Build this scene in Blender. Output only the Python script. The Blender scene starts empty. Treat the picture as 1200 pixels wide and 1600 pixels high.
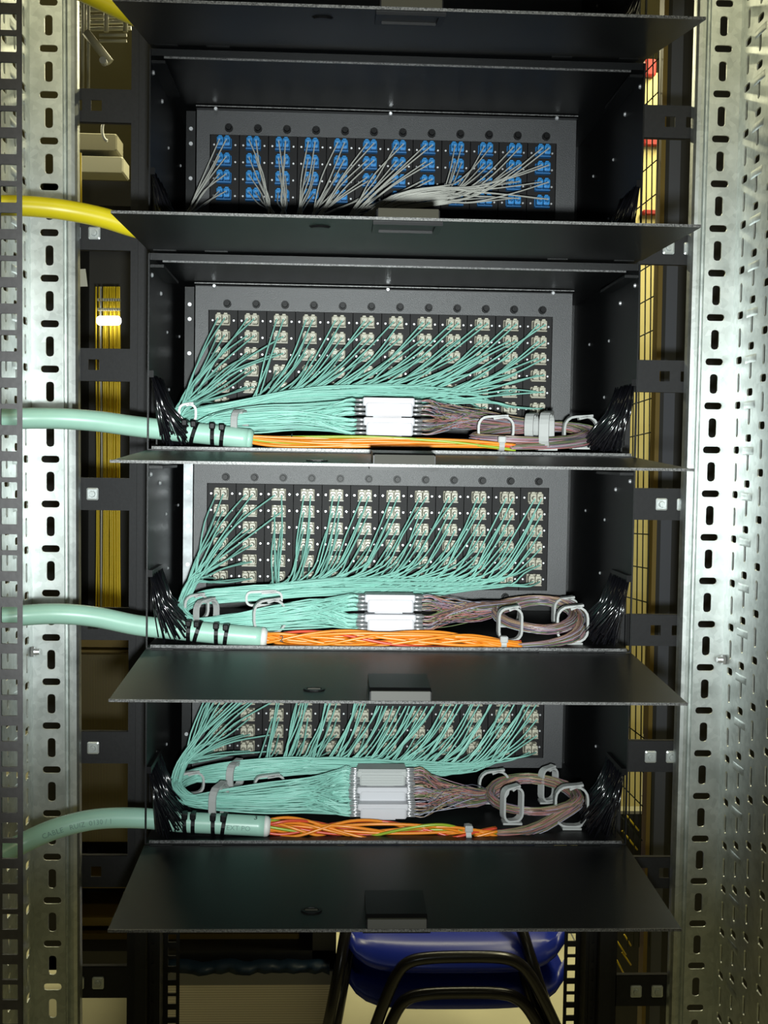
import bpy, math, random
from mathutils import Vector, Matrix
random.seed(7)
C = bpy.context.scene.collection
PI = math.pi
# ------------------------------------------------------------------ camera
ZO = 1.08                                   # height of the lowest enclosure's hinge above the floor
CAM = Vector((0.1662, -1.0537, 0.3518 + ZO)); YAW, PITCH, ROLL, FPX = 0.0431, 0.0465, 0.0153, 1836.4
fw = Vector((math.sin(YAW)*math.cos(PITCH), math.cos(YAW)*math.cos(PITCH), -math.sin(PITCH)))
rt0 = Vector((math.cos(YAW), -math.sin(YAW), 0)); up0 = rt0.cross(fw)
RT = rt0*math.cos(ROLL) + up0*math.sin(ROLL); UP = -rt0*math.sin(ROLL) + up0*math.cos(ROLL)
cd = bpy.data.cameras.new('camera'); cam = bpy.data.objects.new('camera', cd); C.objects.link(cam)
cam.matrix_world = Matrix(((RT.x, UP.x, -fw.x, CAM.x), (RT.y, UP.y, -fw.y, CAM.y), (RT.z, UP.z, -fw.z, CAM.z), (0, 0, 0, 1)))
cd.sensor_fit = 'VERTICAL'; cd.sensor_height = 36; cd.lens = 36*FPX/1600; cd.clip_start = .02; cd.clip_end = 60
sc = bpy.context.scene; sc.camera = cam
def at(px, py, Y):
    "the world point seen at a pixel, on the vertical plane y = Y"
    d = fw*FPX + RT*(px-600) + UP*(800-py)
    return CAM + d*((Y-CAM.y)/d.y)
# ------------------------------------------------------------------ light
w = bpy.data.worlds.new('world'); sc.world = w; w.use_nodes = True
w.node_tree.nodes['Background'].inputs[0].default_value = (.55, .55, .35, 1); w.node_tree.nodes['Background'].inputs[1].default_value = .045
vs = sc.view_settings; vs.view_transform = 'Standard'; vs.look = 'None'; vs.exposure = 0; vs.gamma = 1; vs.use_curve_mapping = False
def lamp(name, kind, loc, energy, col=(1, 1, 1), aim=None, **k):
    l = bpy.data.lights.new(name, kind); l.energy = energy; l.color = col
    for a, b in k.items(): setattr(l, a, b)
    o = bpy.data.objects.new(name, l); C.objects.link(o); o.location = loc
    if aim is not None: o.rotation_euler = (Vector(aim)-Vector(loc)).to_track_quat('-Z', 'Y').to_euler()
    return o
FL = CAM - UP*.035 + RT*.012
lamp('camera_flash', 'SPOT', FL, 80, (.93, 1, .985), at(620, 690, .2), spot_size=math.radians(55), spot_blend=1, shadow_soft_size=.012)
LC = (1, .93, .58)
lamp('room_light_near', 'AREA', (.2, -1.2, 2.72), 9, LC, (.2, -.2, 1.3), shape='RECTANGLE', size=1.2, size_y=.3)
lamp('room_light_behind', 'AREA', (.1, 2.6, 2.72), 48, LC, (.1, 2.6, 0), shape='RECTANGLE', size=3.0, size_y=.3)
lamp('room_light_aisle', 'AREA', (1.3, 1.75, 2.72), 30, LC, (1.3, 2.3, 0), shape='RECTANGLE', size=.3, size_y=1.2)
# ------------------------------------------------------------------ materials
def mat(name, col, rough=.5, metal=0, noise=0, nscale=200, bump=0, emis=0, spec=.5, trans=0, var=None):
    m = bpy.data.materials.new(name); m.use_nodes = True; nt = m.node_tree; b = nt.nodes['Principled BSDF']
    b.inputs['Base Color'].default_value = (*col, 1); b.inputs['Roughness'].default_value = rough; b.inputs['Metallic'].default_value = metal
    b.inputs['Specular IOR Level'].default_value = spec
    if trans: b.inputs['Subsurface Weight'].default_value = trans; b.inputs['Subsurface Radius'].default_value = (.004, .004, .004)
    if emis: b.inputs['Emission Color'].default_value = (*col, 1); b.inputs['Emission Strength'].default_value = emis
    if noise or bump:
        tc = nt.nodes.new('ShaderNodeTexCoord'); n = nt.nodes.new('ShaderNodeTexNoise'); n.inputs['Scale'].default_value = nscale; n.inputs['Detail'].default_value = 4
        nt.links.new(tc.outputs['Object'], n.inputs['Vector'])
        if noise:
            r = nt.nodes.new('ShaderNodeValToRGB'); r.color_ramp.elements[0].position = .3; r.color_ramp.elements[1].position = .7
            r.color_ramp.elements[0].color = (*[c*(1-noise) for c in col], 1); r.color_ramp.elements[1].color = (*[min(1, c*(1+noise)) for c in col], 1)
            nt.links.new(n.outputs['Fac'], r.inputs['Fac']); nt.links.new(r.outputs['Color'], b.inputs['Base Color'])
        if bump:
            bp = nt.nodes.new('ShaderNodeBump'); bp.inputs['Strength'].default_value = bump; bp.inputs['Distance'].default_value = .0004
            nt.links.new(n.outputs['Fac'], bp.inputs['Height']); nt.links.new(bp.outputs['Normal'], b.inputs['Normal'])
    return m
M = {}
M['coat'] = mat('black_powder_coat', (.0045, .005, .0055), .40, 0, .15, 1500, .3, spec=.3)
M['bezel'] = mat('textured_black_coat', (.021, .022, .0245), .47, 0, .5, 1300, .5, spec=.75)
M['module'] = mat('matt_black_plate', (.006, .0055, .006), .55, spec=.22)
M['plastic'] = mat('black_plastic', (.0035, .0035, .004), .4, spec=.2)
M['latch'] = mat('glint_latch_plastic', (.030, .029, .022), .5, spec=.3)  # glint of the latch front put into a lighter grey
M['brush'] = mat('black_bristle', (.006, .006, .008), .14, spec=1)
M['steel'] = mat('bright_steel', (.72, .73, .75), .3, .7)
M['flange_zinc'] = mat('dull_zinc', (.30, .32, .33), .4, .3, .4, 60)
M['edge'] = mat('edge_highlight_coat', (.10, .10, .10), .4, .2, .97, 900)  # bright speckled edge highlight painted into the lip colour
M['zinc'] = mat('zinc_plated', (.62, .66, .66), .36, .55, .12, 90, .1)
def spangle():
    m = mat('galvanised_steel', (.56, .59, .58), .38, .93)
    nt = m.node_tree; b = nt.nodes['Principled BSDF']; tc = nt.nodes.new('ShaderNodeTexCoord')
    v = nt.nodes.new('ShaderNodeTexVoronoi'); v.inputs['Scale'].default_value = 160; n = nt.nodes.new('ShaderNodeTexNoise'); n.inputs['Scale'].default_value = 26; n.inputs['Detail'].default_value = 5
    nt.links.new(tc.outputs['Object'], v.inputs['Vector']); nt.links.new(tc.outputs['Object'], n.inputs['Vector'])
    sp = nt.nodes.new('ShaderNodeSeparateColor'); nt.links.new(v.outputs['Color'], sp.inputs[0])
    mx = nt.nodes.new('ShaderNodeMath'); mx.operation = 'MULTIPLY_ADD'; mx.inputs[1].default_value = .25
    nt.links.new(sp.outputs[0], mx.inputs[0]); nt.links.new(n.outputs['Fac'], mx.inputs[2])
    r = nt.nodes.new('ShaderNodeValToRGB'); r.color_ramp.elements[0].position = .35; r.color_ramp.elements[1].position = .85
    r.color_ramp.elements[0].color = (.56, .60, .585, 1); r.color_ramp.elements[1].color = (.80, .84, .825, 1)
    nt.links.new(mx.outputs[0], r.inputs[0]); nt.links.new(r.outputs[0], b.inputs['Base Color'])
    mr = nt.nodes.new('ShaderNodeMapRange'); mr.inputs[3].default_value = .36; mr.inputs[4].default_value = .5
    nt.links.new(n.outputs['Fac'], mr.inputs[0]); nt.links.new(mr.outputs[0], b.inputs['Roughness'])
    return m
M['galv'] = spangle()
M['grey_post'] = mat('dark_grey_paint', (.052, .050, .053), .5, 0, .1, 300, .3)
M['bracket'] = mat('grey_black_paint', (.018, .018, .020), .6, 0, .1, 300, .3, spec=.3)
M['aqua'] = mat('aqua_fibre_jacket', (.265, .56, .475), .38)
M['aqua_jacket'] = mat('aqua_cable_jacket', (.36, .61, .50), .33, 0, .05, 40)
M['grey_fibre'] = mat('grey_fibre_jacket', (.46, .46, .42), .4)
M['yellow'] = mat('yellow_cable_jacket', (.80, .66, .015), .35, 0, .04, 40)
M['yellow_far'] = mat('yellow_fibre_jacket', (.72, .52, .02), .45)
M['beige'] = mat('beige_adapter_plastic', (.45, .43, .345), .35, 0, .12, 300)
M['beige_dark'] = mat('beige_adapter_shell', (.34, .32, .25), .4)
M['blue'] = mat('blue_adapter_plastic', (.03, .21, .50), .35)
M['blue_dark'] = mat('blue_adapter_shell', (.02, .14, .36), .4)
M['white'] = mat('white_holder_plastic', (.56, .56, .59), .45)
M['hold_grey'] = mat('grey_holder_cover', (.42, .44, .43), .5)
M['nylon'] = mat('translucent_white_nylon', (.42, .43, .42), .35, trans=.3)
M['orange'] = mat('orange_loose_tube', (.80, .25, .02), .3)
M['red'] = mat('red_loose_tube', (.62, .07, .03), .3)
M['green'] = mat('green_loose_tube', (.28, .40, .03), .3)
M['collar'] = mat('white_end_collar', (.75, .76, .72), .5)
M['ink'] = mat('black_ink', (.02, .03, .03), .6); M['ink_faint'] = mat('faded_grey_ink', (.20, .33, .29), .6)
BR = [mat('fibre_mauve', (.34, .22, .27), .3), mat('fibre_brown', (.20, .12, .09), .3), mat('fibre_grey', (.42, .42, .50), .3), mat('fibre_green', (.17, .22, .10), .3), mat('fibre_rose', (.48, .20, .19), .3), mat('fibre_slate', (.10, .10, .13), .3), mat('fibre_tan', (.42, .30, .19), .3)]
M['floor'] = mat('beige_floor_tile', (.74, .70, .47), .35, 0, .06, 6)
M['ceiling'] = mat('ceiling_board', (.16, .15, .10), .9)
M['wall'] = mat('cream_wall', (.72, .62, .27), .8, 0, .1, 3)
M['dark_wall'] = mat('dark_wall_paint', (.05, .045, .03), .8)
M['cabinet'] = mat('black_cabinet', (.02, .019, .017), .5)
M['cab_grey'] = mat('slate_cabinet_side', (.085, .09, .11), .5)
M['gold'] = mat('ochre_edge', (.20, .13, .02), .5)
M['tray'] = mat('pale_tray_metal', (.34, .33, .25), .5)
M['paper'] = mat('white_paper', (.7, .7, .62), .8)
M['lamp'] = mat('bright_spot_glow', (1, 1, .93), .5, emis=6)  # added glow for one bright spot, not a lamp of the cabinet
M['chair_blue'] = mat('blue_chair_plastic', (.012, .03, .36), .3)
M['chair_tube'] = mat('black_chair_tube', (.012, .011, .011), .25)
M['plinth'] = mat('grey_vent_plinth', (.20, .20, .22), .6)
M['wire'] = mat('green_black_wire', (.02, .025, .012), .6)
M['redsign'] = mat('red_panel', (.36, .015, .01), .6)
M['tarp'] = mat('blue_plastic_sheet', (.004, .022, .05), .5)
def stripes(name, a, b, sc_, axis):
    m = mat(name, a, .6); nt = m.node_tree; bs = nt.nodes['Principled BSDF']; tc = nt.nodes.new('ShaderNodeTexCoord'); wv = nt.nodes.new('ShaderNodeTexWave')
    wv.bands_direction = axis; wv.inputs['Scale'].default_value = sc_; r = nt.nodes.new('ShaderNodeValToRGB'); r.color_ramp.elements[0].position = .35; r.color_ramp.elements[1].position = .6
    r.color_ramp.elements[0].color = (*a, 1); r.color_ramp.elements[1].color = (*b, 1)
    nt.links.new(tc.outputs['Object'], wv.inputs['Vector']); nt.links.new(wv.outputs['Fac'], r.inputs[0]); nt.links.new(r.outputs[0], bs.inputs['Base Color']); return m
M['vent'] = stripes('fine_perforated_door', (.06, .045, .015), (.16, .125, .05), 95, 'X')
M['vent_plinth'] = stripes('louvred_grey', (.62, .56, .50), (.85, .78, .70), 60, 'Z')
# ------------------------------------------------------------------ builders
class MB:
    def __init__(s): s.v = []; s.f = []; s.m = []; s.sm = []
    def quadbox(s, p, mi=0):                                 # p: 8 corners
        n = len(s.v); s.v += [Vector(q) for q in p]
        for f in ((0, 3, 2, 1), (4, 5, 6, 7), (0, 1, 5, 4), (1, 2, 6, 5), (2, 3, 7, 6), (3, 0, 4, 7)): s.f.append([n+i for i in f]); s.m.append(mi); s.sm.append(False)
        return s
    def box(s, a, b, mi=0):
        x0, y0, z0 = a; x1, y1, z1 = b
        return s.quadbox([(x0, y0, z0), (x1, y0, z0), (x1, y1, z0), (x0, y1, z0), (x0, y0, z1), (x1, y0, z1), (x1, y1, z1), (x0, y1, z1)], mi)
    def cbox(s, a, b, c=.001, mi=0):                         # box with its four vertical (y-running) edges and front face chamfered
        x0, y0, z0 = a; x1, y1, z1 = b
        ring = [(x0+c, z0), (x1-c, z0), (x1, z0+c), (x1, z1-c), (x1-c, z1), (x0+c, z1), (x0, z1-c), (x0, z0+c)]
        cx, cz = (x0+x1)/2, (z0+z1)/2; k = lambda x, t: t+(x-t)*(1-c*1.2/max(1e-6, max(abs(x1-x0), abs(z1-z0))/2))
        r1 = [(k(x, cx), y0, k(z, cz)) for x, z in ring]; r2 = [(x, y0+c*.6, z) for x, z in ring]; r3 = [(x, y1, z) for x, z in ring]
        return s.loft([r1, r2, r3], True, mi, cap=True)
    def loft(s, rings, closed=True, mi=0, cap=False, smooth=False, loop=False):
        n = len(s.v); k = len(rings[0])
        for r in rings: s.v += [Vector(p) for p in r]
        R = len(rings)
        for i in range(R if loop else R-1):
            a = n+i*k; b = n+((i+1) % R)*k
            for j in range(k if closed else k-1):
                j2 = (j+1) % k; s.f.append([a+j, a+j2, b+j2, b+j]); s.m.append(mi); s.sm.append(smooth)
        if cap:
            s.f.append([n+j for j in range(k)][::-1]); s.m.append(mi); s.sm.append(False)
            s.f.append([n+(R-1)*k+j for j in range(k)]); s.m.append(mi); s.sm.append(False)
        return s
    def tube(s, pts, r, n=8, mi=0, cap=True, loop=False, flat=None):
        pts = [Vector(p) for p in pts]; rings = []; L = len(pts); up = None
        for i, p in enumerate(pts):
            if loop: t = pts[(i+1) % L]-pts[i-1]
            else: t = pts[min(i+1, L-1)]-pts[max(i-1, 0)]
            if t.length < 1e-9: t = Vector((1, 0, 0))
            t.normalize()
            if up is None:
                up = Vector((0, 0, 1)) if abs(t.z) < .9 else Vector((0, 1, 0))
            u = up-t*up.dot(t)
            if u.length < 1e-4: u = t.orthogonal()
            u.normalize(); w_ = t.cross(u); up = u
            rr = r[i] if isinstance(r, (list, tuple)) else r
            rings.append([p+(u*math.cos(2*PI*j/n)+w_*math.sin(2*PI*j/n))*rr for j in range(n)])
        return s.loft(rings, True, mi, cap and not loop, True, loop)
    def strip(s, pts, wdir, wd, th, mi=0, loop=False):       # flat strap: width along wdir, thickness th
        pts = [Vector(p) for p in pts]; wdir = Vector(wdir).normalized(); rings = []; L = len(pts)
        for i, p in enumerate(pts):
            t = (pts[(i+1) % L]-pts[i-1]) if loop else (pts[min(i+1, L-1)]-pts[max(i-1, 0)])
            t.normalize(); nn = t.cross(wdir).normalized()
            rings.append([p+wdir*wd/2+nn*th/2, p+wdir*wd/2-nn*th/2, p-wdir*wd/2-nn*th/2, p-wdir*wd/2+nn*th/2])
        return s.loft(rings, True, mi, not loop, False, loop)
    def disc(s, c, axis, r, h, n=12, mi=0, r2=None):
        c = Vector(c); a = Vector(axis).normalized(); u = a.orthogonal().normalized(); w_ = a.cross(u); r2 = r if r2 is None else r2
        R = lambda q, t: [c+a*t+(u*math.cos(2*PI*j/n)+w_*math.sin(2*PI*j/n))*q for j in range(n)]
        return s.loft([R(r, 0), R(r2, h)], True, mi, True)
    def plate(s, fn, cells, th, mi=0):                       # perforated sheet: cells (u0,u1,v0,v1,hole) with hole=(cu,cv,hw,hh,r) or None; fn(u,v,t) -> point
        for u0, u1, v0, v1, h in cells:
            if h is None:
                for t, fl in ((0, 1), (th, 0)):
                    n = len(s.v); s.v += [fn(u0, v0, t), fn(u1, v0, t), fn(u1, v1, t), fn(u0, v1, t)]
                    f = [n, n+1, n+2, n+3]; s.f.append(f if fl else f[::-1]); s.m.append(mi); s.sm.append(False)
                continue
            cu, cv, hw, hh, r = h; hp = []; op = []
            for qx, qy in ((1, 1), (-1, 1), (-1, -1), (1, -1)):
                arc = [(0, 0)]*0
                for k in range(3):
                    a = {(1, 1): 0, (-1, 1): PI/2, (-1, -1): PI, (1, -1): 1.5*PI}[(qx, qy)]+k*PI/4
                    hp.append((cu+qx*(hw-r)+r*math.cos(a), cv+qy*(hh-r)+r*math.sin(a)))
                X = u1 if qx > 0 else u0; Y = v1 if qy > 0 else v0
                if (qx*qy) > 0: op += [(X, cv+qy*(hh-r)), (X, Y), (cu+qx*(hw-r), Y)]
                else: op += [(cu+qx*(hw-r), Y), (X, Y), (X, cv+qy*(hh-r))]
            K = 12; n = len(s.v)
            for t in (0, th):
                s.v += [fn(u, v, t) for u, v in hp]; s.v += [fn(u, v, t) for u, v in op]
            for j in range(K):
                j2 = (j+1) % K
                s.f.append([n+j, n+K+j, n+K+j2, n+j2]); s.f.append([n+2*K+j2, n+3*K+j2, n+3*K+j, n+2*K+j]); s.f.append([n+j, n+j2, n+2*K+j2, n+2*K+j])
                s.m += [mi]*3; s.sm += [False]*3
        return s
    def mesh(s, name, mats, origin):
        me = bpy.data.meshes.new(name); me.from_pydata([v-origin for v in s.v], [], s.f)
        for m_ in mats: me.materials.append(m_)
        me.polygons.foreach_set('material_index', s.m); me.polygons.foreach_set('use_smooth', s.sm); me.update(); return me
WO = {}                                                       # world origin of each object
def tag(o, label=None, cat=None, group=None, kind=None):
    if label: o['label'] = label
    if cat: o['category'] = cat
    if group: o['group'] = group
    if kind: o['kind'] = kind
    return o
def put(name, mb, mats, parent=None, origin=None, **k):
    if not isinstance(mats, (list, tuple)): mats = [mats]
    mats = [M[m] if isinstance(m, str) else m for m in mats]
    if origin is None:
        origin = Vector((sum(v.x for v in mb.v)/len(mb.v), sum(v.y for v in mb.v)/len(mb.v), min(v.z for v in mb.v)))
    o = bpy.data.objects.new(name, mb.mesh(name, mats, origin)); C.objects.link(o)
    place(o, origin, parent); return tag(o, **k)
def place(o, origin, parent=None):
    origin = Vector(origin); WO[o.name] = origin
    if parent: o.parent = parent; o.location = origin-WO[parent.name]
    else: o.location = origin
def thing(name, loc, label, cat, group=None):
    o = bpy.data.objects.new(name, None); C.objects.link(o); o.empty_display_size = .02; place(o, loc); return tag(o, label, cat, group)
def inst(o, origin, parent=None):
    c = o.copy(); C.objects.link(c); c.parent = None; place(c, origin, parent); return c
def cr(pts, n=3):                                             # Catmull-Rom resample
    pts = [Vector(p) for p in pts]; P = [pts[0]*2-pts[1]]+pts+[pts[-1]*2-pts[-2]]; out = []
    for i in range(1, len(P)-2):
        a, b, c, d = P[i-1:i+3]
        for k in range(n):
            t = k/n; out.append(.5*((2*b)+(c-a)*t+(2*a-5*b+4*c-d)*t*t+(3*b-a-3*c+d)*t**3))
    out.append(pts[-1]); return out
# ------------------------------------------------------------------ the room
def struct(name, mb, m): return put(name, mb, m, kind='structure')
struct('floor', MB().box((-4, -3, -.05), (4, 7, 0)), 'floor')
fl_w = MB()
struct('ceiling', MB().box((-4, -3, 2.8), (4, 7, 2.9)), 'ceiling')
struct('wall_back', MB().box((-4, 5.0, 0), (4, 5.1, 2.8)), 'dark_wall')
struct('wall_left', MB().box((-2.6, -3, 0), (-2.5, 5, 2.8)), 'dark_wall')
struct('wall_right', MB().box((3.0, -3, 0), (3.1, 5, 2.8)), 'dark_wall')
# ------------------------------------------------------------------ fibre enclosures
W = .439; PIT = .1778; H = .1735; DEP = .286; PY = .168
CX0, CPX, RPZ, ROW1 = .0506, .0296, .0171, .1349
# shared adapter meshes
def adapter_mesh(name, mats):
    b = MB()
    b.cbox((-.0072, -.004, -.0057), (.0072, 0, .0050), .0006, 1)       # flanged shell
    for sx in (-1, 1):
        x0 = .0004 if sx > 0 else -.0066; x1 = x0+.0062
        b.cbox((x0, -.0155, -.0048), (x1, -.004, .0040), .0009, 0)     # connector housing
        b.cbox((x0+.0013, -.0135, .0040), (x1-.0013, -.005, .0056), .0004, 0)   # latch
        b.disc(((x0+x1)/2, -.0155, -.0006), (0, -1, 0), .0024, .0075, 8, 0, .0017)   # boot
        b.box((x0+.0006, -.0158, -.0052), (x1-.0006, -.012, -.0048), 1)
    b.box((-.0075, -.011, -.0068), (.0075, -.004, -.0057), 1)          # lower tray
    for x in (-.0108, .0108): b.disc((x, 0, -.0008), (0, -1, 0), .0010, .0010, 8, 2)
    return b.mesh(name, [M[m] for m in mats], Vector((0, 0, 0)))
AM = {'beige': adapter_mesh('adapter', ('beige', 'beige_dark', 'steel')), 'blue': adapter_mesh('adapter', ('blue', 'blue_dark', 'steel'))}
mp = MB(); mp.cbox((-.0145, -.0012, -.054), (.0145, .0006, .054), .0003); MPM = mp.mesh('module_plate', [M['module']], Vector((0, 0, 0)))
kb = MB(); kb.disc((0, 0, 0), (0, -1, 0), .0042, .0035, 14, 0, .0040); kb.disc((0, -.0035, 0), (0, -1, 0), .0030, .003, 14, 0, .0026); kb.box((-.0022, -.0068, -.0004), (.0022, -.0064, .0004), 0)
KM = kb.mesh('captive_knob', [M['plastic']], Vector((0, 0, 0)))
sb = MB(); sb.disc((0, 0, 0), (0, -1, 0), .0022, .0016, 10, 0, .0015); SCM = sb.mesh('screw', [M['steel']], Vector((0, 0, 0)))
def mk(name, me, origin, parent, rot=None):
    o = bpy.data.objects.new(name, me); C.objects.link(o); place(o, origin, parent)
    if rot: o.rotation_euler = rot
    return o
def colx(c): return CX0+c*CPX
def rowz(k, r): return ZO+k*PIT+ROW1-r*RPZ
def enclosure(k, label, droop, kind, rows, lower_knobs=False):
    z0 = ZO+k*PIT; e = thing('fibre_enclosure', (W/2, 0, z0), label, 'enclosure', 'black fibre enclosures stacked in the rack')
    t = .0014
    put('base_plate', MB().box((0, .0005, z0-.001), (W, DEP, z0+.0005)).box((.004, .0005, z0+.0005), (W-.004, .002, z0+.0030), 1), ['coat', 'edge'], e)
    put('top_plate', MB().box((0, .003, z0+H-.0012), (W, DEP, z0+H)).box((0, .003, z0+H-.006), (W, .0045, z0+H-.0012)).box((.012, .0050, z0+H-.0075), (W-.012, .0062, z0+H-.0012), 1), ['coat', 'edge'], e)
    put('back_plate', MB().box((t, DEP-.0015, z0+.0005), (W-t, DEP, z0+H-.0012)), 'coat', e)
    for s in (0, 1):                                         # side with a cable notch at its front lower corner
        x0 = 0 if s == 0 else W-t; hd, hz = .052, .066
        b = MB()
        b.box((x0, 0, z0+hz), (x0+t, hd, z0+H-.0012)).box((x0, hd, z0+.0005), (x0+t, DEP-.0015, z0+H-.0012)).box((x0, 0, z0+.0005), (x0+t, .0025, z0+hz))
        xi = x0+t if s == 0 else x0; d = 1 if s == 0 else -1
        b.box((min(xi, xi+d*.012), .0030, z0+H-.010), (max(xi, xi+d*.012), .1, z0+H-.0125))   # turned-in top flange
        for y, z in ((.11, .115), (.07, .04), (.125, .06), (.2, .12)):
            b.disc((xi, y, z0+z), (d, 0, 0), .0017, .0012, 10, 1, .0010)
        sd = put('side_plate', b, ['coat', 'steel'], e)
        for y, z in ((.012, H-.018), (.066, H-.027)):
            mk('screw', SCM, (xi, y, z0+z), sd, (0, 0, PI/2 if s == 0 else -PI/2))
        # brush entry: bristles hang from the notch's upper edge and are pushed inwards by the cable
        br = MB(); br.box((xi if s == 0 else xi-.004, .001, z0+hz-.002), (xi+.004 if s == 0 else xi, .062, z0+hz+.004))
        bo = put('brush_strip', br, 'plastic', e)
        bs = MB(); rnd = random.Random(k*10+s)
        for i in range(340):
            y = rnd.uniform(.002, .064); a = rnd.random(); lay = rnd.uniform(0, .008)
            L = rnd.uniform(.050, .064); flare = rnd.uniform(.2, 1)*(.028 if i % 3 else .012)
            p0 = Vector((xi+d*(.001+lay*.3), y, z0+hz)); 
            p1 = p0+Vector((d*(.002+flare*.35), rnd.uniform(-.003, .003), -L*.5)); p2 = p0+Vector((d*(.004+flare), rnd.uniform(-.010, .010), -L*rnd.uniform(.86, 1)))
            p2.z = max(p2.z, z0+.002)
            bs.tube([p0, p1, p2], rnd.choice((.0004, .0006, .0010)), 4)
        put('bristles', bs, 'brush', bo, kind='stuff')
        ear = MB().box((-.022 if s == 0 else W, DEP-.0015, z0+.004), (0 if s == 0 else W+.022, DEP, z0+H-.004)); put('mounting_ear', ear, 'coat', e)
    # folding door, hanging out horizontally in front
    A = droop; ca, sa = math.cos(A), math.sin(A); D = .172
    def dp(x, d, h): return Vector((x, -.002-d*ca-h*sa*1, z0-.0015-d*sa+h*ca))
    def dbox(b, x0, x1, d0, d1, h0, h1, mi=0): return b.quadbox([dp(x0, d1, h0), dp(x1, d1, h0), dp(x1, d0, h0), dp(x0, d0, h0), dp(x0, d1, h1), dp(x1, d1, h1), dp(x1, d0, h1), dp(x0, d0, h1)], mi)
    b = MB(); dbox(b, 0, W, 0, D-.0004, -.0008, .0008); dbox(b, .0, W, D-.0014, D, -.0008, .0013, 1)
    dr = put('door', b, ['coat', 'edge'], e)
    hb = MB()
    for x in (.005, .05, W-.085, W-.025): hb.box((x, -.0035, z0-.003), (x+.02, .0012, z0-.0002)) if x < .3 else hb.box((x, -.0035, z0-.003), (x+.018, .0012, z0-.0002))
    hb.tube([(.01, -.0012, z0-.0016), (W-.01, -.0012, z0-.0016)], .0011, 6); put('hinge', hb, 'coat', dr)
    lx = .219; lb = MB()
    def dpoly(pr, x0, x1, mi=0): lb.loft([[dp(x0, d, h) for d, h in pr], [dp(x1, d, h) for d, h in pr]], True, mi, True)
    dpoly([(.118, .0009), (.169, .0009), (.1685, .0075), (.162, .0092), (.118, .0092)], lx-.0235, lx+.0235, 0)
    dpoly([(.1685, .0018), (.1715, .0014), (.1700, .0082), (.1675, .0082)], lx-.0225, lx+.0225, 1)
    dbox(lb, lx-.026, lx+.026, .128, .133, -.0036, -.0008); dbox(lb, lx-.026, lx+.026, .163, .168, -.0036, -.0008)
    dbox(lb, lx-.026, lx-.021, .133, .163, -.0036, -.0008); dbox(lb, lx+.021, lx+.026, .133, .163, -.0036, -.0008); dbox(lb, lx-.021, lx+.021, .133, .163, -.0016, -.0008)
    put('latch', lb, ['plastic', 'latch'], dr)
    kx = .153; kk = MB(); rings = []
    for rr, h in ((1, .0008), (1, .0016), (.72, .0016), (.66, .0010)):
        rings.append([dp(kx+math.cos(a*PI/8)*.0085*rr, .137+math.sin(a*PI/8)*.0058*rr, h) for a in range(16)])
    kk.loft(rings, True, 0, True); dbox(kk, kx-.005, kx+.005, .1365, .1375, .001, .0019, 1)
    kk.loft([[dp(kx+math.cos(a*PI/8)*.0085*rr, .137+math.sin(a*PI/8)*.0058*rr, h) for a in range(16)] for rr, h in ((.8, -.0022), (1, -.0008))], True, 0, True)
    put('lock_plate', kk, ['plastic', 'latch'], dr)
    if not kind: return e
    # adapter panel
    x0, x1 = .022, .4115; zt, zb = z0+.170, z0+.026; ox0, ox1 = CX0-.0145-.0008, CX0+11*CPX+.0145+.0008; ozt, ozb = z0+ROW1+.0098, z0+ROW1-5*RPZ-.0128
    b = MB(); b.box((x0, PY, ozt), (x1, PY+.0015, zt)).box((x0, PY, zb), (x1, PY+.0015, ozb)).box((x0, PY, ozb), (ox0, PY+.0015, ozt)).box((ox1, PY, ozb), (x1, PY+.0015, ozt))
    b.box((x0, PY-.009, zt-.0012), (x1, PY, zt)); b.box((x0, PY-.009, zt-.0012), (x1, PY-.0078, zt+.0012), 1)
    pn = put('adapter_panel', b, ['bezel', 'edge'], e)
    for x in (x0+.02, x0+.197, x1-.022): mk('screw', SCM, (x, PY-.009, zt-.0022), pn)
    for s in (0,):
        b = MB(); xa = .011 if s == 0 else W-.018
        b.box((xa, PY+.0016, zb-.01), (xa+.0095, PY+.003, zt-.002)).box((xa if s == 0 else xa+.008, PY+.003, zb-.01), (xa+.0015 if s == 0 else xa+.0095, DEP-.002, zt-.002))
        for zz in (.06, .1, .135, .15): b.disc((xa+.005, PY+.0016, z0+zz), (0, -1, 0), .002, .0012, 8, 1)
        put('mounting_flange', b, ['flange_zinc' if (k == 1 and s == 0) else 'coat', 'steel'], e)
    for c in range(12):
        mk('captive_knob', KM, (colx(c)+.004, PY, ozt+.0065), pn)
        if lower_knobs and c > 9: mk('captive_knob', KM, (colx(c)+.001, PY, ozb-.007), pn)
        pl = mk('module_plate', MPM, (colx(c), PY+.0008, (ozt+ozb)/2), e)
        for r in range(rows): mk('adapter', AM[kind], (colx(c), PY-.0004, rowz(k, r)), pl)
    return e
enclosure(4, 'black enclosure at the very top edge, only its lowered door in view', .16, None, 0)
enclosure(3, 'black enclosure with bright blue adapters and thin grey fibres', .02, 'blue', 4)
enclosure(2, 'black enclosure directly below the one with blue adapters, six rows of beige adapters', .05, 'beige', 6)
enclosure(1, 'black enclosure with beige adapters, second from the bottom, pale strip left of its panel', .057, 'beige', 6, True)
enclosure(0, 'lowest black enclosure with its wide lowered door above the blue chairs', .045, 'beige', 6)
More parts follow.
